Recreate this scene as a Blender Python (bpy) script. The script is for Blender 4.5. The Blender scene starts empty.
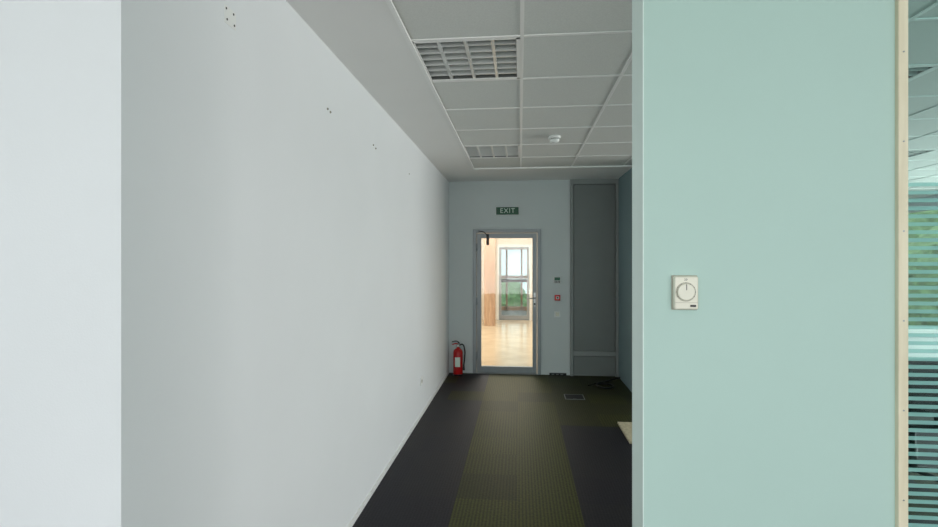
import bpy, bmesh, math, random
from mathutils import Vector
random.seed(4)
S=bpy.context.scene
COL=S.collection
S.view_settings.view_transform='Standard'
S.view_settings.look='None'
S.view_settings.exposure=0.0

def lin(c):
    return tuple(((v/255)/12.92 if v/255<=0.04045 else ((v/255+0.055)/1.055)**2.4) for v in c)+(1,)

# ---------------- materials ----------------
def mat(name,rgb,rough=0.6,metal=0.0,noise=0.0,nscale=20,bump=0.0,bscale=200,spec=0.5):
    m=bpy.data.materials.new(name); m.use_nodes=True
    nt=m.node_tree; b=nt.nodes['Principled BSDF']
    c=lin(rgb)
    b.inputs['Base Color'].default_value=c
    b.inputs['Roughness'].default_value=rough
    b.inputs['Metallic'].default_value=metal
    b.inputs['Specular IOR Level'].default_value=spec
    tc=nt.nodes.new('ShaderNodeTexCoord')
    if noise>0:
        n=nt.nodes.new('ShaderNodeTexNoise'); n.inputs['Scale'].default_value=nscale; n.inputs['Detail'].default_value=4
        nt.links.new(tc.outputs['Object'],n.inputs['Vector'])
        r=nt.nodes.new('ShaderNodeValToRGB')
        r.color_ramp.elements[0].position=0.3; r.color_ramp.elements[1].position=0.7
        r.color_ramp.elements[0].color=tuple(v*(1-noise) for v in c[:3])+(1,)
        r.color_ramp.elements[1].color=tuple(min(1,v*(1+noise)) for v in c[:3])+(1,)
        nt.links.new(n.outputs['Fac'],r.inputs['Fac']); nt.links.new(r.outputs['Color'],b.inputs['Base Color'])
    if bump>0:
        n2=nt.nodes.new('ShaderNodeTexNoise'); n2.inputs['Scale'].default_value=bscale
        nt.links.new(tc.outputs['Object'],n2.inputs['Vector'])
        bp=nt.nodes.new('ShaderNodeBump'); bp.inputs['Strength'].default_value=bump; bp.inputs['Distance'].default_value=0.002
        nt.links.new(n2.outputs['Fac'],bp.inputs['Height']); nt.links.new(bp.outputs['Normal'],b.inputs['Normal'])
    return m

def carpet(name,ca,cb,period,sheen):
    m=bpy.data.materials.new(name); m.use_nodes=True
    nt=m.node_tree; b=nt.nodes['Principled BSDF']; b.inputs['Roughness'].default_value=0.55
    b.inputs['Specular IOR Level'].default_value=0.26
    b.inputs['Specular Tint'].default_value=sheen+(1,)
    tc=nt.nodes.new('ShaderNodeTexCoord')
    sp=nt.nodes.new('ShaderNodeSeparateXYZ'); nt.links.new(tc.outputs['Object'],sp.inputs[0])
    mu=nt.nodes.new('ShaderNodeMath'); mu.operation='MULTIPLY'; mu.inputs[1].default_value=2*math.pi/period
    nt.links.new(sp.outputs['X'],mu.inputs[0])
    si=nt.nodes.new('ShaderNodeMath'); si.operation='SINE'; nt.links.new(mu.outputs[0],si.inputs[0])
    n=nt.nodes.new('ShaderNodeTexNoise'); n.inputs['Scale'].default_value=60; n.inputs['Detail'].default_value=5
    nt.links.new(tc.outputs['Object'],n.inputs['Vector'])
    ad=nt.nodes.new('ShaderNodeMath'); ad.operation='MULTIPLY_ADD'; ad.inputs[1].default_value=0.18
    nt.links.new(si.outputs[0],ad.inputs[0]); nt.links.new(n.outputs['Fac'],ad.inputs[2])
    r=nt.nodes.new('ShaderNodeValToRGB')
    r.color_ramp.elements[0].position=0.25; r.color_ramp.elements[1].position=0.75
    r.color_ramp.elements[0].color=lin(ca); r.color_ramp.elements[1].color=lin(cb)
    nt.links.new(ad.outputs[0],r.inputs['Fac']); nt.links.new(r.outputs['Color'],b.inputs['Base Color'])
    bp=nt.nodes.new('ShaderNodeBump'); bp.inputs['Strength'].default_value=0.4; bp.inputs['Distance'].default_value=0.003
    nt.links.new(ad.outputs[0],bp.inputs['Height']); nt.links.new(bp.outputs['Normal'],b.inputs['Normal'])
    return m

def glass(name,tint,ior=1.45):
    m=bpy.data.materials.new(name); m.use_nodes=True
    nt=m.node_tree; nt.nodes.clear()
    o=nt.nodes.new('ShaderNodeOutputMaterial'); mx=nt.nodes.new('ShaderNodeMixShader')
    t=nt.nodes.new('ShaderNodeBsdfTransparent'); t.inputs[0].default_value=tint+(1,)
    g=nt.nodes.new('ShaderNodeBsdfGlossy'); g.inputs['Roughness'].default_value=0.02
    f=nt.nodes.new('ShaderNodeFresnel')
    # thin-pane Fresnel: the ray is not bent, so both faces reflect like an outer face
    ge=nt.nodes.new('ShaderNodeNewGeometry')
    ma=nt.nodes.new('ShaderNodeMath'); ma.operation='MULTIPLY_ADD'
    ma.inputs[1].default_value=1/ior-ior; ma.inputs[2].default_value=ior
    nt.links.new(ge.outputs['Backfacing'],ma.inputs[0]); nt.links.new(ma.outputs[0],f.inputs['IOR'])
    nt.links.new(f.outputs[0],mx.inputs[0]); nt.links.new(t.outputs[0],mx.inputs[1]); nt.links.new(g.outputs[0],mx.inputs[2])
    nt.links.new(mx.outputs[0],o.inputs[0]); return m

def wood(name,a,b_):
    m=bpy.data.materials.new(name); m.use_nodes=True
    nt=m.node_tree; b=nt.nodes['Principled BSDF']; b.inputs['Roughness'].default_value=0.5
    tc=nt.nodes.new('ShaderNodeTexCoord'); mp=nt.nodes.new('ShaderNodeMapping'); mp.inputs['Scale'].default_value=(12,12,1)
    n=nt.nodes.new('ShaderNodeTexNoise'); n.inputs['Scale'].default_value=3; n.inputs['Detail'].default_value=6
    r=nt.nodes.new('ShaderNodeValToRGB'); r.color_ramp.elements[0].position=0.35; r.color_ramp.elements[1].position=0.65
    r.color_ramp.elements[0].color=lin(a); r.color_ramp.elements[1].color=lin(b_)
    nt.links.new(tc.outputs['Object'],mp.inputs[0]); nt.links.new(mp.outputs[0],n.inputs['Vector'])
    nt.links.new(n.outputs['Fac'],r.inputs['Fac']); nt.links.new(r.outputs['Color'],b.inputs['Base Color'])
    return m

M_white=mat('paint_white',(230,234,236),0.7,noise=0.012,nscale=2,bump=0.15)
M_back=mat('paint_grey_white',(214,220,220),0.7,noise=0.012,nscale=2,bump=0.15)
M_teal=mat('paint_seafoam',(185,213,205),0.65,noise=0.012,nscale=2,bump=0.12)
M_teal_lit=mat('paint_seafoam_lit_side',(228,246,240),0.6)  # same seafoam wall, colour lightened for the side facing the bright left wall
M_blue=mat('paint_blue_grey',(128,152,156),0.7)
M_ceil=mat('plasterboard_white',(242,242,240),0.8,noise=0.01,nscale=3)
M_tile=mat('mineral_tile',(222,224,220),0.9,noise=0.05,nscale=180,bump=0.4,bscale=300)
M_tbar=mat('tbar_white',(246,246,244),0.4)
M_alu=mat('aluminium_grey',(150,156,160),0.4,metal=0.2)
M_louv=mat('louvre_metal',(228,230,228),0.35,metal=0.35)
M_hous=mat('housing_grey',(128,130,128),0.5)
M_tube=mat('lamp_tube',(235,235,230),0.3)
M_cab=mat('cabinet_grey',(140,144,142),0.5,noise=0.02,nscale=4)
M_cab2=mat('cabinet_dark_grey',(120,124,122),0.5,noise=0.02,nscale=4)
M_black=mat('black_plastic',(22,22,24),0.4)
M_red=mat('red_paint',(190,25,28),0.25)
M_redp=mat('red_plastic',(215,45,40),0.4)
M_cream=mat('cream_plastic',(232,230,214),0.4)
M_creamd=mat('cream_plastic_dark',(180,178,162),0.45)
M_whitep=mat('white_plastic',(236,238,236),0.35)
M_green=mat('exit_green',(18,82,56),0.4)
M_txt=mat('text_white',(225,240,228),0.5)
M_trim=wood('cream_wood',(222,212,184),(236,228,202))
M_steel=mat('steel',(170,172,172),0.3,metal=1)
M_ply=wood('plywood',(178,168,140),(205,196,168))
M_wood=wood('brown_wood',(170,138,112),(198,166,136))
M_peach=mat('peach_plaster',(230,220,206),0.7,noise=0.02,nscale=2)
M_hallfloor=mat('stone_floor_warm',(212,196,168),0.18,noise=0.12,nscale=3)
M_leaf=mat('foliage',(134,160,112),0.8,noise=0.35,nscale=5)
M_bark=mat('bark',(104,86,68),0.9,noise=0.2,nscale=10)
M_grass=mat('grass',(146,152,126),0.9,noise=0.2,nscale=1)
M_glass=glass('clear_glass',(0.96,0.965,0.96))
M_glasst=glass('green_tinted_glass',(0.84,0.97,0.96))
M_film=mat('frosted_film',(200,236,234),0.7)
nt=M_film.node_tree; nt.nodes.clear()
o=nt.nodes.new('ShaderNodeOutputMaterial'); a=nt.nodes.new('ShaderNodeMixShader'); b=nt.nodes.new('ShaderNodeMixShader')
d=nt.nodes.new('ShaderNodeBsdfDiffuse'); d.inputs[0].default_value=lin((185,230,228))
t=nt.nodes.new('ShaderNodeBsdfTranslucent'); t.inputs[0].default_value=lin((200,240,238))
tr=nt.nodes.new('ShaderNodeBsdfTransparent'); tr.inputs[0].default_value=(0.88,1,0.98,1)
nt.links.new(d.outputs[0],a.inputs[1]); nt.links.new(t.outputs[0],a.inputs[2]); a.inputs[0].default_value=0.5
nt.links.new(a.outputs[0],b.inputs[1]); nt.links.new(tr.outputs[0],b.inputs[2]); b.inputs[0].default_value=0.5
nt.links.new(b.outputs[0],o.inputs[0])

C_dark=carpet('carpet_charcoal',(15,14,19),(31,29,36),0.02,(0.8,0.8,0.9))
C_dark2=carpet('carpet_charcoal_b',(18,17,21),(34,32,37),0.02,(0.8,0.8,0.85))
C_olive=carpet('carpet_olive',(30,32,16),(66,68,30),0.022,(0.95,1.0,0.5))  # olive base and yellow-green tint also paint in the door light's glow
C_olive2=carpet('carpet_olive_b',(29,30,16),(60,62,29),0.026,(0.95,1.0,0.5))
C_olive3=carpet('carpet_olive_c',(25,25,16),(50,51,28),0.022,(0.95,1.0,0.5))

# ---------------- geometry helpers ----------------
def link(ob,parent=None):
    COL.objects.link(ob)
    if parent is not None:
        ob.parent=parent
        ob.location=Vector(ob.location)-parent.location
    return ob
def grp(name,loc):
    e=bpy.data.objects.new(name,None); e.location=loc; e.empty_display_size=0.1; COL.objects.link(e); return e
def boxes(name,lst,mats,parent=None,bevel=0.0,origin=None):
    """lst: (x0,x1,y0,y1,z0,z1[,mat index])"""
    if not isinstance(mats,(list,tuple)): mats=[mats]
    if origin is None:
        origin=Vector((sum(b[0]+b[1] for b in lst)/2/len(lst),sum(b[2]+b[3] for b in lst)/2/len(lst),sum(b[4]+b[5] for b in lst)/2/len(lst)))
    origin=Vector(origin)
    bm=bmesh.new()
    for b in lst:
        x0,x1,y0,y1,z0,z1=b[:6]; mi=b[6] if len(b)>6 else 0
        v=[bm.verts.new(Vector(p)-origin) for p in ((x0,y0,z0),(x1,y0,z0),(x1,y1,z0),(x0,y1,z0),(x0,y0,z1),(x1,y0,z1),(x1,y1,z1),(x0,y1,z1))]
        for f in ((0,3,2,1),(4,5,6,7),(0,1,5,4),(1,2,6,5),(2,3,7,6),(3,0,4,7)):
            fc=bm.faces.new([v[i] for i in f]); fc.material_index=mi
    if bevel>0:
        bmesh.ops.bevel(bm,geom=list(bm.edges),offset=bevel,segments=3,affect='EDGES',profile=0.5)
    me=bpy.data.meshes.new(name); bm.to_mesh(me); bm.free()
    for m in mats: me.materials.append(m)
    ob=bpy.data.objects.new(name,me); ob.location=origin
    return link(ob,parent)
def lathe(name,prof,loc,m,parent=None,axis='Z',seg=32):
    bm=bmesh.new(); rings=[]
    for r,z in prof:
        ring=[]
        for i in range(seg):
            a=2*math.pi*i/seg; x,y=r*math.cos(a),r*math.sin(a)
            p=(x,y,z) if axis=='Z' else ((x,-z,y) if axis=='Y' else (z,x,y))
            ring.append(bm.verts.new(p))
        rings.append(ring)
    for a,b in zip(rings,rings[1:]):
        for i in range(seg):
            bm.faces.new((a[i],a[(i+1)%seg],b[(i+1)%seg],b[i]))
    bm.faces.new(rings[0][::-1]); bm.faces.new(rings[-1])
    bmesh.ops.recalc_face_normals(bm,faces=bm.faces)
    for f in bm.faces: f.smooth=len(f.verts)==4
    me=bpy.data.meshes.new(name); bm.to_mesh(me); bm.free(); me.materials.append(m)
    ob=bpy.data.objects.new(name,me); ob.location=loc
    return link(ob,parent)
def tube(name,pts,r,m,parent=None,cyclic=False):
    cu=bpy.data.curves.new(name,'CURVE'); cu.dimensions='3D'; cu.bevel_depth=r; cu.bevel_resolution=3; cu.resolution_u=8
    s=cu.splines.new('BEZIER'); s.bezier_points.add(len(pts)-1)
    o=Vector(pts[0])
    for bp,p in zip(s.bezier_points,pts):
        bp.co=Vector(p)-o; bp.handle_left_type='AUTO'; bp.handle_right_type='AUTO'
    s.use_cyclic_u=cyclic; cu.materials.append(m); cu.use_fill_caps=True
    ob=bpy.data.objects.new(name,cu); ob.location=o
    return link(ob,parent)
def text(name,s,loc,size,m,parent,rot=(math.pi/2,0,0),ext=0.0008):
    cu=bpy.data.curves.new(name,'FONT'); cu.body=s; cu.size=size; cu.align_x='CENTER'; cu.align_y='CENTER'; cu.extrude=ext; cu.space_character=1.15
    cu.materials.append(m); ob=bpy.data.objects.new(name,cu); ob.location=loc; ob.rotation_euler=rot
    return link(ob,parent)

CH=2.68; XL=-0.99; YB=7.21
# ---------------- shell ----------------
boxes('wall_left',[(XL-0.14,XL,1.346,YB+0.14,0,CH+0.15),(-2.6,XL,1.206,1.346,0,CH+0.15)],M_white)
boxes('wall_side_left',[(-2.74,-2.6,-3.1,1.346,0,CH+0.15)],M_white)
boxes('wall_back',[(XL,-0.651,YB,YB+0.14,0,CH+0.15),(0.287,1.44,YB,YB+0.14,0,CH+0.15),(-0.651,0.287,YB,YB+0.14,2.0,CH+0.15)],M_back)
boxes('wall_right',[(1.32,1.44,5.9,YB,0,CH+0.15),(1.32,1.44,YB+0.14,12.0,0,CH+0.15)],M_blue)
boxes('wall_front',[(0.392,1.135,1.70,1.86,0,CH+0.15),(0.389,0.392,1.70,1.86,0,CH,1)],[M_teal,M_teal_lit])
boxes('wall_office_back',[(1.44,7.14,12.0,12.14,0,CH+0.15)],M_white)
W=[(7.0,7.14,1.86,12.0,0,0.3),(7.0,7.14,1.86,12.0,2.5,CH+0.15)]
for y0,y1 in ((1.86,2.3),(11.8,12.0)): W.append((7.0,7.14,y0,y1,0.3,2.5))
boxes('wall_office_right',W,M_white)
wg=grp('window_1',(7.07,7.05,0.3))
fr=[(7.03,7.11,2.3,11.8,0.3,0.36),(7.03,7.11,2.3,11.8,2.44,2.5),(7.03,7.11,2.3,11.8,1.9,1.95)]
for i in range(8):
    y=2.3+i*(9.5-0.06)/7; fr.append((7.03,7.11,y,y+0.06,0.36,2.44))
boxes('frame',fr,M_whitep,wg)
boxes('pane',[(7.065,7.075,2.3,11.8,0.36,2.44)],M_glass,wg)
boxes('wall_entry_right',[(4.2,4.34,-3.1,1.70,0,CH+0.15)],M_white)
boxes('wall_office_front',[(4.2,7.14,1.70,1.86,0,CH+0.15)],M_white)
boxes('wall_entry_back',[(-2.6,4.2,-3.14,-3.0,0,0.4),(-2.6,4.2,-3.14,-3.0,2.5,CH+0.15),(-2.6,-2.4,-3.14,-3.0,0.4,2.5),(4.0,4.2,-3.14,-3.0,0.4,2.5)],M_white)
wg=grp('window_2',(0.8,-3.07,0.4))
fr=[(-2.4,4.0,-3.1,-3.03,0.4,0.46),(-2.4,4.0,-3.1,-3.03,2.44,2.5)]
for i in range(5):
    x=-2.4+i*(6.4-0.06)/4; fr.append((x,x+0.06,-3.1,-3.03,0.46,2.44))
boxes('frame',fr,M_whitep,wg); boxes('pane',[(-2.4,4.0,-3.07,-3.06,0.46,2.44)],M_glass,wg)

# glass partition right of the teal wall
gp=grp('glass_partition',(2.6,1.78,0))
boxes('pane',[(1.163,4.2,1.772,1.782,0.05,CH)],M_glasst,gp)
boxes('sill_rail',[(1.163,4.2,1.74,1.82,0,0.05)],M_trim,gp)
boxes('mullion',[(2.66,2.70,1.74,1.82,0.05,CH)],M_trim,gp)
st=[]; z=0.42
while z<1.80:
    st.append((1.163,2.66,1.7695,1.7715,z,z+0.012)); st.append((2.70,4.2,1.7695,1.7715,z,z+0.012)); z+=0.025
boxes('privacy_stripes',st,M_film,gp)
boxes('trim_1',[(1.135,1.163,1.685,1.86,0,CH)],M_trim,None,0.002)
sc=grp('trim_screws',(1.149,1.684,1.2))
for i in range(9):
    lathe('screw_%d'%i,[(0.0025,0),(0.0025,0.0015)],(1.149,1.685,0.3+i*0.27),M_steel,sc,axis='Y',seg=10)

# baseboards
boxes('baseboard_left',[(XL,XL+0.01,1.206,YB,0,0.035)],M_whitep)
boxes('baseboard_back',[(XL+0.01,-0.651,YB-0.01,YB,0,0.05),(0.287,0.68,YB-0.01,YB,0,0.05)],M_back)
boxes('baseboard_front',[(0.389,1.135,1.69,1.70,0,0.05)],M_whitep)

# ---------------- floor : carpet tiles ----------------
def floor():
    bm=bmesh.new(); T=0.4
    xs=[-2.6,-2.42]+[-2.02+T*i for i in range(23)]+[7.14]
    ys=[-3.0+T*i for i in range(37)]+[12.0]
    rnd=random.Random(11)
    for i in range(len(xs)-1):
        for j in range(len(ys)-1):
            x0,x1,y0,y1=xs[i],xs[i+1],ys[j],ys[j+1]
            if x1<-0.98 and y0>1.4: continue
            cx=(x0+x1)/2; cy=(y0+y1)/2
            if cy>YB+0.14 and cx<1.44: continue
            y1c=min(y1,YB+0.02) if cx<1.4 else y1
            if y1c<=y0: continue
            r=rnd.random()
            if cx<-0.42: mi=(0 if r<0.6 else 1) if cy<5.6 else (1 if r<0.6 else 4)
            elif cx<0.38: mi=[2,2,4,3][int(r*4)]  # centre strip: olive tiles with the door glow partly in their colour
            elif cx<1.4: mi=(0 if r<0.5 else 1) if cy<5.1 else (3 if r<0.4 else 4)
            else: mi=[0,1,4][int(r*3)]
            g=0.0004; h=0.0
            vs=[bm.verts.new(p) for p in ((x0+g,y0+g,h),(x1-g,y0+g,h),(x1-g,y1c-g,h),(x0+g,y1c-g,h))]
            bm.faces.new(vs).material_index=mi
    vs=[bm.verts.new(p) for p in ((-2.74,-3.14,-0.004),(7.14,-3.14,-0.004),(7.14,12.1,-0.004),(-2.74,12.1,-0.004))]
    me=bpy.data.meshes.new('floor')
    bm.faces.new(vs).material_index=0
    bm.to_mesh(me); bm.free()
    for m in (C_dark,C_dark2,C_olive,C_olive2,C_olive3): me.materials.append(m)
    ob=bpy.data.objects.new('floor',me); COL.objects.link(ob)
floor()

# ---------------- ceiling ----------------
GX=[-0.57,0.01]+[0.61+0.6*i for i in range(11)]
GY=[1.39+0.61*i for i in range(18)]
fixt_cells=set(); fixtures=[(0,2),(0,6)]
tiles=[];bars=[];bord=[]
office_fix=[(4,3),(4,7),(7,3),(7,7),(7,11),(4,11)]
for i in range(len(GX)-1):
    for j in range(len(GY)-1):
        if GX[i]<1.2 and GY[j]>=6.2: continue
        if 1.2<GX[i]<1.8 and GY[j]>=6.2: continue
        if (i,j) in fixtures or (i,j) in office_fix: fixt_cells.add((i,j)); continue
        g=0.004
        tiles.append((GX[i]+g,GX[i+1]-g,GY[j]+g,GY[j+1]-g,CH+0.006,CH+0.024))
b=0.009
for i,x in enumerate(GX):
    y1=6.27 if x<1.8 else GY[-1]
    bars.append((x-b,x+b,GY[0],y1,CH,CH+0.006))
for j,y in enumerate(GY):
    x0=GX[0] if y<6.3 else GX[4]
    bars.append((x0,GX[-1],y-b,y+b,CH+0.0004,CH+0.0056))
bord=[(XL,GX[0],1.206,YB,CH-0.012,CH+0.15),(GX[0],1.32,6.27,YB,CH-0.012,CH+0.15),
      (-2.6,4.2,-3.0,1.206,CH-0.012,CH+0.15),(GX[0],4.2,1.206,1.39,CH-0.012,CH+0.15),
      (1.44,GX[4]-0.012,6.27,12.0,CH-0.012,CH+0.15),(GX[-1],7.0,1.86,12.0,CH-0.012,CH+0.15),(GX[4],GX[-1],GY[-1],12.0,CH-0.012,CH+0.15)]
ce=boxes('ceiling',[t+(0,) for t in tiles]+[t+(1,) for t in bars]+[t+(2,) for t in bord]+[(-2.74,7.14,-3.14,12.14,CH+0.15,CH+0.2,2)],[M_tile,M_tbar,M_ceil],origin=(0,0,0))
boxes('trim_2',[(GX[0]-0.0,GX[0]+0.022,1.39,6.27,CH-0.014,CH-0.001),(GX[0],1.32,6.248,6.27,CH-0.014,CH-0.001)],M_tbar)

def fixture(x0,x1,y0,y1):
    g=grp('louvre_ceiling_light',((x0+x1)/2,(y0+y1)/2,CH+0.05))
    e=0.010; h=0.09
    X0,X1,Y0,Y1=x0+e,x1-e,y0+e,y1-e
    boxes('housing',[(X0,X1,Y0,Y1,CH+h,CH+h+0.005),(X0,X0+0.005,Y0,Y1,CH+0.005,CH+h),(X1-0.005,X1,Y0,Y1,CH+0.005,CH+h),
                     (X0,X1,Y0,Y0+0.005,CH+0.005,CH+h),(X0,X1,Y1-0.005,Y1,CH+0.005,CH+h)],M_hous,g)
    boxes('rim',[(X0,X0+0.018,Y0,Y1,CH,CH+0.006),(X1-0.018,X1,Y0,Y1,CH,CH+0.006),(X0,X1,Y0,Y0+0.018,CH,CH+0.006),(X0,X1,Y1-0.018,Y1,CH,CH+0.006)],M_tbar,g)
    bl=[]
    for k in range(1,4):
        x=X0+(X1-X0)*k/4; bl.append((x-0.008,x+0.008,Y0,Y1,CH+0.003,CH+0.055))
    for k in range(1,7):
        y=Y0+(Y1-Y0)*k/7; bl.append((X0,X1,y-0.003,y+0.003,CH+0.004,CH+0.05))
    boxes('louvre_grid',bl,M_louv,g)
    for k in range(4):
        x=X0+(X1-X0)*(k+0.5)/4
        ob=lathe('tube_%d'%(k+1),[(0.010,-(Y1-Y0)/2+0.02),(0.010,(Y1-Y0)/2-0.02)],(x,(Y0+Y1)/2,CH+0.075),M_tube,g,axis='Y',seg=12)
for i,j in sorted(fixt_cells): fixture(GX[i],GX[i+1],GY[j],GY[j+1])

# smoke detector
g=grp('smoke_detector',(0.31,4.745,CH))
lathe('base',[(0.055,0.008),(0.055,-0.012),(0.05,-0.018)],(0.31,4.745,CH),M_whitep,g)
lathe('sensor_head',[(0.042,-0.022),(0.044,-0.032),(0.038,-0.045),(0.022,-0.054),(0.012,-0.056)],(0.31,4.745,CH),M_whitep,g)
lathe('vent_ring',[(0.036,-0.016),(0.036,-0.024)],(0.31,4.745,CH),M_black,g)

# ---------------- door_1 ----------------
DX0,DX1,DZ=-0.651,0.287,2.0
g=grp('door_1',((DX0+DX1)/2,YB,0))
boxes('frame',[(DX0,DX0+0.05,YB-0.02,YB+0.07,0,DZ),(DX1-0.05,DX1,YB-0.02,YB+0.07,0,DZ),(DX0+0.05,DX1-0.05,YB-0.02,YB+0.07,DZ-0.05,DZ)],M_alu,g,0.003)
boxes('leaf_stiles',[(DX0+0.056,DX0+0.115,YB-0.01,YB+0.05,0.012,DZ-0.056),(DX1-0.115,DX1-0.056,YB-0.01,YB+0.05,0.012,DZ-0.056),
   (DX0+0.115,DX1-0.115,YB-0.01,YB+0.05,DZ-0.123,DZ-0.056),(DX0+0.115,DX1-0.115,YB-0.01,YB+0.05,0.012,0.10)],M_alu,g,0.003)
boxes('pane',[(DX0+0.113,DX1-0.113,YB+0.016,YB+0.024,0.098,DZ-0.12)],M_glass,g)
boxes('threshold',[(DX0+0.05,DX1-0.05,YB-0.02,YB+0.14,0,0.01)],M_steel,g)
boxes('handle_plate',[(DX1-0.10,DX1-0.072,YB-0.018,YB-0.01,0.93,1.13)],M_steel,g,0.002)
tube('lever_handle',[(DX1-0.086,YB-0.018,1.05),(DX1-0.086,YB-0.06,1.05),(DX1-0.12,YB-0.066,1.05),(DX1-0.20,YB-0.066,1.05)],0.009,M_steel,g)
lathe('lock_cylinder',[(0.012,0.0),(0.012,0.008)],(DX1-0.086,YB-0.018,0.97),M_black,g,axis='Y',seg=16)
for k,z in enumerate((0.25,1.0,1.75)):
    lathe('hinge_%d'%(k+1),[(0.009,-0.05),(0.009,0.05)],(DX0+0.053,YB-0.028,z),M_alu,g,seg=12)
boxes('door_closer',[(DX0+0.19,DX0+0.225,YB-0.05,YB-0.01,1.78,1.93)],M_black,g,0.004)
tube('closer_arm',[(DX0+0.207,YB-0.05,1.90),(DX0+0.16,YB-0.06,1.955),(DX0+0.08,YB-0.03,1.975)],0.006,M_black,g)

# exit sign
g=grp('exit_sign',(-0.172,YB,2.25))
boxes('housing',[(-0.334,-0.012,YB-0.035,YB,2.192,2.308)],M_whitep,g,0.006)
boxes('face',[(-0.328,-0.018,YB-0.038,YB-0.034,2.198,2.302)],M_green,g,0.001)
text('lettering','EXIT',(-0.172,YB-0.039,2.25),0.09,M_txt,g)

# wall devices right of door
g=grp('alarm_keypad',(0.505,YB,1.30))
boxes('body',[(0.455,0.56,YB-0.03,YB,1.255,1.345)],M_whitep,g,0.006)
boxes('screen',[(0.468,0.545,YB-0.033,YB-0.029,1.295,1.337)],M_green,g)
boxes('keys',[(0.47+0.02*i,0.484+0.02*i,YB-0.033,YB-0.029,1.262+0.015*j,1.274+0.015*j) for i in range(4) for j in range(2)],M_black,g)
g=grp('fire_alarm_call_point',(0.51,YB,1.06))
boxes('body',[(0.472,0.548,YB-0.035,YB,1.02,1.096)],M_redp,g,0.006)
boxes('break_glass',[(0.49,0.53,YB-0.038,YB-0.034,1.042,1.076)],M_whitep,g)
lathe('dot',[(0.012,0),(0.012,0.002)],(0.51,YB-0.038,1.059),M_black,g,axis='Y',seg=16)
g=grp('light_switch',(0.51,YB,0.83))
boxes('plate',[(0.467,0.551,YB-0.01,YB,0.79,0.872)],M_whitep,g,0.003)
boxes('rocker',[(0.485,0.508,YB-0.015,YB-0.009,0.805,0.857),(0.51,0.533,YB-0.015,YB-0.009,0.805,0.857)],M_cream,g,0.002)
g=grp('cable_outlet_box',(0.51,YB-0.03,0))
boxes('body',[(0.40,0.63,YB-0.035,YB-0.011,0.0,0.03)],M_black,g,0.004)
boxes('ports',[(0.43+0.06*i,0.465+0.06*i,YB-0.037,YB-0.034,0.008,0.02) for i in range(3)],M_cab2,g)

# grey built-in cabinet
g=grp('built_in_cabinet',(1.0,YB-0.05,0))
cy=YB-0.06
boxes('carcass',[(0.68,0.72,cy,YB,0,CH-0.012),(1.28,1.32,cy,YB,0,CH-0.012),(0.72,1.28,cy,YB,2.60,CH-0.012),(0.72,1.28,cy+0.04,YB,0,2.60)],M_cab,g)
boxes('tall_door',[(0.725,1.275,cy+0.015,cy+0.04,0.345,2.595)],M_cab2,g,0.003)
boxes('plinth_panel',[(0.725,1.275,cy+0.015,cy+0.04,0.02,0.27)],M_cab2,g,0.003)
boxes('shelf_rail',[(0.72,1.28,cy,cy+0.04,0.275,0.34)],M_cab,g,0.003)

# ---------------- fire extinguisher ----------------
ex,ey=-0.845,7.08
g=grp('fire_extinguisher',(ex,ey,0))
lathe('cylinder_body',[(0.060,0.0),(0.064,0.004),(0.064,0.012),(0.066,0.02),(0.066,0.30),(0.062,0.325),(0.048,0.348),(0.028,0.362),(0.02,0.368),(0.02,0.385)],(ex,ey,0),M_red,g)
lathe('base_ring',[(0.068,0.0),(0.068,0.018)],(ex,ey,0),M_black,g)
lathe('valve',[(0.018,0.383),(0.022,0.39),(0.022,0.41),(0.014,0.418),(0.014,0.43)],(ex,ey,0),M_steel,g,seg=20)
boxes('label',[(ex-0.035,ex+0.035,ey-0.0685,ey-0.05,0.12,0.25)],M_txt,g,0.002)
tube('carry_handle',[(ex,ey,0.42),(ex-0.02,ey-0.02,0.432),(ex-0.07,ey-0.06,0.425)],0.008,M_red,g)
tube('squeeze_lever',[(ex+0.02,ey,0.43),(ex-0.01,ey-0.02,0.462),(ex-0.075,ey-0.06,0.462)],0.007,M_black,g)
lathe('pressure_gauge',[(0.016,0),(0.016,0.012)],(ex+0.004,ey-0.022,0.402),M_whitep,g,axis='Y',seg=20)
tube('hose',[(ex+0.02,ey,0.405),(ex+0.06,ey-0.01,0.42),(ex+0.092,ey-0.02,0.35),(ex+0.09,ey-0.02,0.22),(ex+0.082,ey-0.02,0.14)],0.009,M_black,g)
lathe('nozzle',[(0.016,0.07),(0.012,0.10),(0.009,0.145)],(ex+0.082,ey-0.02,0),M_black,g,seg=16)

# ---------------- thermostat ----------------
g=grp('thermostat',(0.515,1.70,1.46))
boxes('base_plate',[(0.476,0.554,1.694,1.70,1.406,1.515)],M_creamd,g,0.002)
boxes('cover',[(0.479,0.551,1.672,1.695,1.409,1.512)],M_cream,g,0.005)
lathe('dial_ring',[(0.030,0),(0.030,0.002)],(0.512,1.672,1.464),M_creamd,g,axis='Y')
lathe('dial',[(0.026,0),(0.026,0.007),(0.024,0.009)],(0.512,1.672,1.464),M_cream,g,axis='Y')
boxes('dial_pointer',[(0.511,0.513,1.6622,1.664,1.470,1.488)],M_black,g)
for k in range(9):
    a=math.radians(-120+k*30)
    lathe('tick_%d'%k,[(0.0012,0),(0.0012,0.001)],(0.512+0.0282*math.sin(a),1.670,1.464+0.0282*math.cos(a)),M_black,g,axis='Y',seg=8)
boxes('slide_switch',[(0.526,0.542,1.668,1.673,1.418,1.424)],M_black,g)
boxes('cover_seam',[(0.481,0.549,1.6715,1.6725,1.430,1.4312)],M_creamd,g)
text('scale_mark','20',(0.512,1.6715,1.502),0.009,M_black,g,ext=0.0003)

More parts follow.
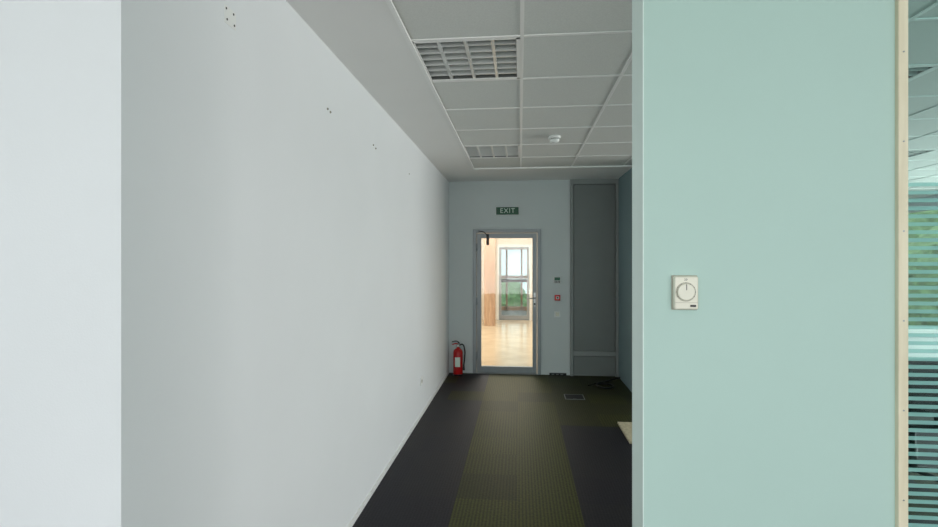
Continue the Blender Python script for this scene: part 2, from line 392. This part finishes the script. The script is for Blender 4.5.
# ---------------- left wall items ----------------
g=grp('mounting_bracket_marks',(XL,1.69,2.39))
boxes('patch',[(XL,XL+0.0015,1.66,1.73,2.365,2.425)],M_whitep,g)
for k,(y,z) in enumerate(((1.67,2.415),(1.715,2.415),(1.675,2.38),(1.72,2.378))):
    lathe('hole_%d'%k,[(0.004,0.001),(0.004,0.0025)],(XL,y,z),M_black,g,axis='X',seg=12)
def anchor(y,z):
    g=grp('wall_anchor',(XL,y,z))
    lathe('plug',[(0.007,0),(0.007,0.003)],(XL,y,z),M_creamd,g,axis='X',seg=14)
    lathe('screw_hole',[(0.0035,0.003),(0.0035,0.006)],(XL,y,z),M_black,g,axis='X',seg=12)
for y,z in ((2.60,2.345),(2.64,2.34),(3.44,2.345),(3.50,2.335),(4.585,2.34)): anchor(y,z)
g=grp('power_outlet',(XL,5.15,0.35))
boxes('plate',[(XL,XL+0.01,5.11,5.19,0.315,0.395)],M_whitep,g,0.003)
lathe('socket_well',[(0.02,0.010),(0.02,0.0115)],(XL,5.15,0.355),M_creamd,g,axis='X',seg=24)
for dy in (-0.009,0.009): lathe('pin_hole',[(0.003,0.0115),(0.003,0.0125)],(XL,5.15+dy,0.355),M_black,g,axis='X',seg=10)

# ---------------- floor items ----------------
g=grp('floor_socket_box',(0.62,6.05,0))
boxes('frame',[(0.51,0.73,5.94,5.948,0,0.004),(0.51,0.73,6.152,6.16,0,0.004),(0.51,0.518,5.948,6.152,0,0.004),(0.722,0.73,5.948,6.152,0,0.004)],M_cab2,g)
boxes('lid',[(0.520,0.720,5.950,6.150,0,0.003)],C_dark2,g)
boxes('lift_tab',[(0.60,0.64,5.965,5.985,0.003,0.005)],M_black,g)
tube('loose_cable',[(0.85,6.60,0.009),(1.0,6.72,0.009),(1.15,6.62,0.009),(1.05,6.48,0.009),(0.95,6.60,0.02),(1.12,6.78,0.03),(1.28,6.85,0.06)],0.010,M_black)
boxes('plywood_sheet',[(0.93,1.75,4.55,5.1,0.001,0.02)],M_ply,None,0.002)
boxes('plywood_offcut',[(0.98,1.45,3.95,4.15,0.001,0.03)],M_ply,None,0.002)

# ---------------- office furniture ----------------
def desk(x0,y0):
    g=grp('office_desk',(x0+0.9,y0+0.35,0))
    boxes('top',[(x0,x0+1.8,y0,y0+0.75,0.72,0.75)],M_whitep,g,0.004)
    boxes('modesty_panel',[(x0+0.06,x0+1.74,y0+0.03,y0+0.05,0.08,0.72)],M_whitep,g)
    boxes('legs',[(x0+0.04,x0+0.10,y0+0.03,y0+0.72,0,0.72),(x0+1.70,x0+1.76,y0+0.03,y0+0.72,0,0.72)],M_whitep,g)
desk(3.3,6.2); desk(3.3,9.0)
def chair(x,y,rot):
    g=grp('office_chair',(x,y,0))
    boxes('seat',[(x-0.24,x+0.24,y-0.24,y+0.24,0.43,0.50)],M_black,g,0.03)
    boxes('backrest',[(x-0.22,x+0.22,y-0.29,y-0.24,0.55,0.92)],M_black,g,0.02)
    boxes('back_support',[(x-0.03,x+0.03,y-0.28,y-0.23,0.45,0.62)],M_black,g,0.005)
    lathe('gas_column',[(0.03,0.08),(0.03,0.25),(0.02,0.25),(0.02,0.43)],(x,y,0),M_black,g,seg=16)
    for k in range(5):
        a=2*math.pi*k/5
        tube('foot_%d'%k,[(x,y,0.10),(x+0.15*math.cos(a),y+0.15*math.sin(a),0.09),(x+0.28*math.cos(a),y+0.28*math.sin(a),0.065)],0.018,M_black,g)
        lathe('caster_%d'%k,[(0.028,-0.02),(0.028,0.02)],(x+0.28*math.cos(a),y+0.28*math.sin(a),0.028),M_black,g,axis='X',seg=16)
    boxes('armrests',[(x-0.29,x-0.25,y-0.16,y+0.14,0.66,0.69),(x+0.25,x+0.29,y-0.16,y+0.14,0.66,0.69),(x-0.285,x-0.255,y-0.03,y+0.01,0.46,0.66),(x+0.255,x+0.285,y-0.03,y+0.01,0.46,0.66)],M_black,g)
chair(2.75,3.95,0)

# ---------------- hall beyond the door ----------------
HY0,HY1=YB+0.14,13.8; HX0,HX1=-2.2,1.3
boxes('hall_floor',[(HX0,1.32,YB+0.0,HY1,-0.05,0.0)],M_hallfloor)
boxes('wall_hall_left',[(HX0-0.12,HX0,HY0,HY1,0,2.9)],M_peach)
boxes('wall_hall_right',[(1.30,1.32,HY0,HY1,0,2.83)],M_peach)
boxes('hall_ceiling',[(HX0-0.12,1.32,HY0,HY1,2.84,2.9)],M_peach)
boxes('wall_hall_near',[(HX0-0.12,XL-0.14,YB,HY0,0,2.83)],M_peach)
boxes('wall_hall_back',[(HX0,-0.62,HY1,HY1+0.12,0,2.9),(0.31,1.32,HY1,HY1+0.12,0,2.9),(-0.62,0.31,HY1,HY1+0.12,2.0,2.9)],M_peach)
g=grp('door_2',(-0.155,HY1,0))
boxes('frame',[(-0.62,-0.56,HY1-0.02,HY1+0.08,0,2.0),(0.25,0.31,HY1-0.02,HY1+0.08,0,2.0),(-0.56,0.25,HY1-0.02,HY1+0.08,1.94,2.0)],M_whitep,g)
boxes('leaf',[(-0.55,-0.49,HY1,HY1+0.05,0.01,1.93),(0.18,0.24,HY1,HY1+0.05,0.01,1.93),(-0.49,0.18,HY1,HY1+0.05,1.86,1.93),(-0.49,0.18,HY1,HY1+0.05,0.01,0.12)],M_alu,g)
boxes('push_bar',[(-0.49,0.18,HY1-0.03,HY1+0.0,1.0,1.08)],M_black,g)
boxes('pane',[(-0.49,0.18,HY1+0.02,HY1+0.03,0.12,1.86)],M_glass,g)
boxes('wooden_column',[(-0.86,-0.60,12.5,12.76,0,2.84)],M_wood,None,0.005)
# glazed vestibule beyond the second door
g=grp('vestibule_screen',(0,16.5,0))
boxes('frame',[(-1.5,-1.42,16.5,16.58,0,2.4),(-0.45,-0.39,16.5,16.58,0,2.4),(0.02,0.08,16.5,16.58,0,2.4),(1.42,1.5,16.5,16.58,0,2.4),(-1.5,1.5,16.5,16.58,2.32,2.4),(-1.5,1.5,16.5,16.58,1.0,1.1),(-1.5,1.5,16.5,16.58,0,0.12)],M_wood,g)
boxes('pane',[(-1.45,1.45,16.53,16.54,0.1,2.35)],M_glasst,g)
boxes('vestibule_floor',[(-2.2,2.2,13.92,16.7,-0.15,0)],M_cab2)
boxes('vestibule_roof',[(-2.2,2.2,13.92,16.7,2.4,2.5)],M_cab2)

# ---------------- outside ----------------
boxes('ground',[(-60,60,-60,60,-3.3,-3.2)],M_grass)
def tree(x,y,h,r):
    g=grp('tree',(x,y,-3.2))
    lathe('trunk',[(0.22,0),(0.15,h*0.5),(0.05,h*0.85)],(x,y,-3.2),M_bark,g,seg=12)
    bm=bmesh.new(); rn=random.Random(int(x*7+y*13))
    for k in range(9):
        c=Vector((rn.uniform(-1,1)*r*0.6,rn.uniform(-1,1)*r*0.6,h*0.5+rn.uniform(0,1)*h*0.5))
        ret=bmesh.ops.create_icosphere(bm,subdivisions=3,radius=r*rn.uniform(0.45,0.7))
        for v in ret['verts']:
            n=v.co.normalized(); v.co=v.co*(1+0.12*math.sin(n.x*17+k)*math.cos(n.y*13)+rn.uniform(-0.06,0.06))+c
    me=bpy.data.meshes.new('crown'); bm.to_mesh(me); bm.free(); me.materials.append(M_leaf)
    ob=bpy.data.objects.new('crown',me); ob.location=(x,y,-3.2); link(ob,g)
for x,y,h,r in ((16,14,5.2,2.4),(18,25,6.4,2.8),(14,20,4.8,2.0),(20,28,7,3),(17,6,5,2.4),(-1.5,27,3.6,2.2),(3,29,3.8,2.4),(-5,26,3.6,2.2)): tree(x,y,h,r)

# ---------------- light ----------------
w=bpy.data.worlds.new('sky'); S.world=w; w.use_nodes=True
bg=w.node_tree.nodes['Background']; bg.inputs[0].default_value=(0.94,0.97,1.0,1); bg.inputs[1].default_value=1.4
def area(name,loc,rot,sx,sy,p,col):
    l=bpy.data.lights.new(name,'AREA'); l.shape='RECTANGLE'; l.size=sx; l.size_y=sy; l.energy=p; l.color=col
    o=bpy.data.objects.new(name,l); o.location=loc; o.rotation_euler=rot; COL.objects.link(o); return o
area('daylight_office_window',(7.25,5.3,1.4),(0,math.radians(90),0),2.3,6.2,385,(0.99,0.98,0.97))
area('daylight_entry_window',(0.8,-3.25,1.45),(math.radians(90),0,0),6.4,2.1,165,(0.985,0.985,1.0))
area('hall_fill_light',(-0.5,10.6,2.82),(0,0,0),1.6,4.5,140,(1,0.96,0.88))  # added warm fill to brighten the hall, no lamp fitting there

# ---------------- camera ----------------
cd=bpy.data.cameras.new('camera'); cd.sensor_width=36; cd.lens=520/938*36; cd.shift_y=-2.5/938; cd.clip_start=0.02
cam=bpy.data.objects.new('camera',cd); cam.location=(0,0,1.56); cam.rotation_euler=(math.radians(90),0,math.radians(5.6))
COL.objects.link(cam); S.camera=cam
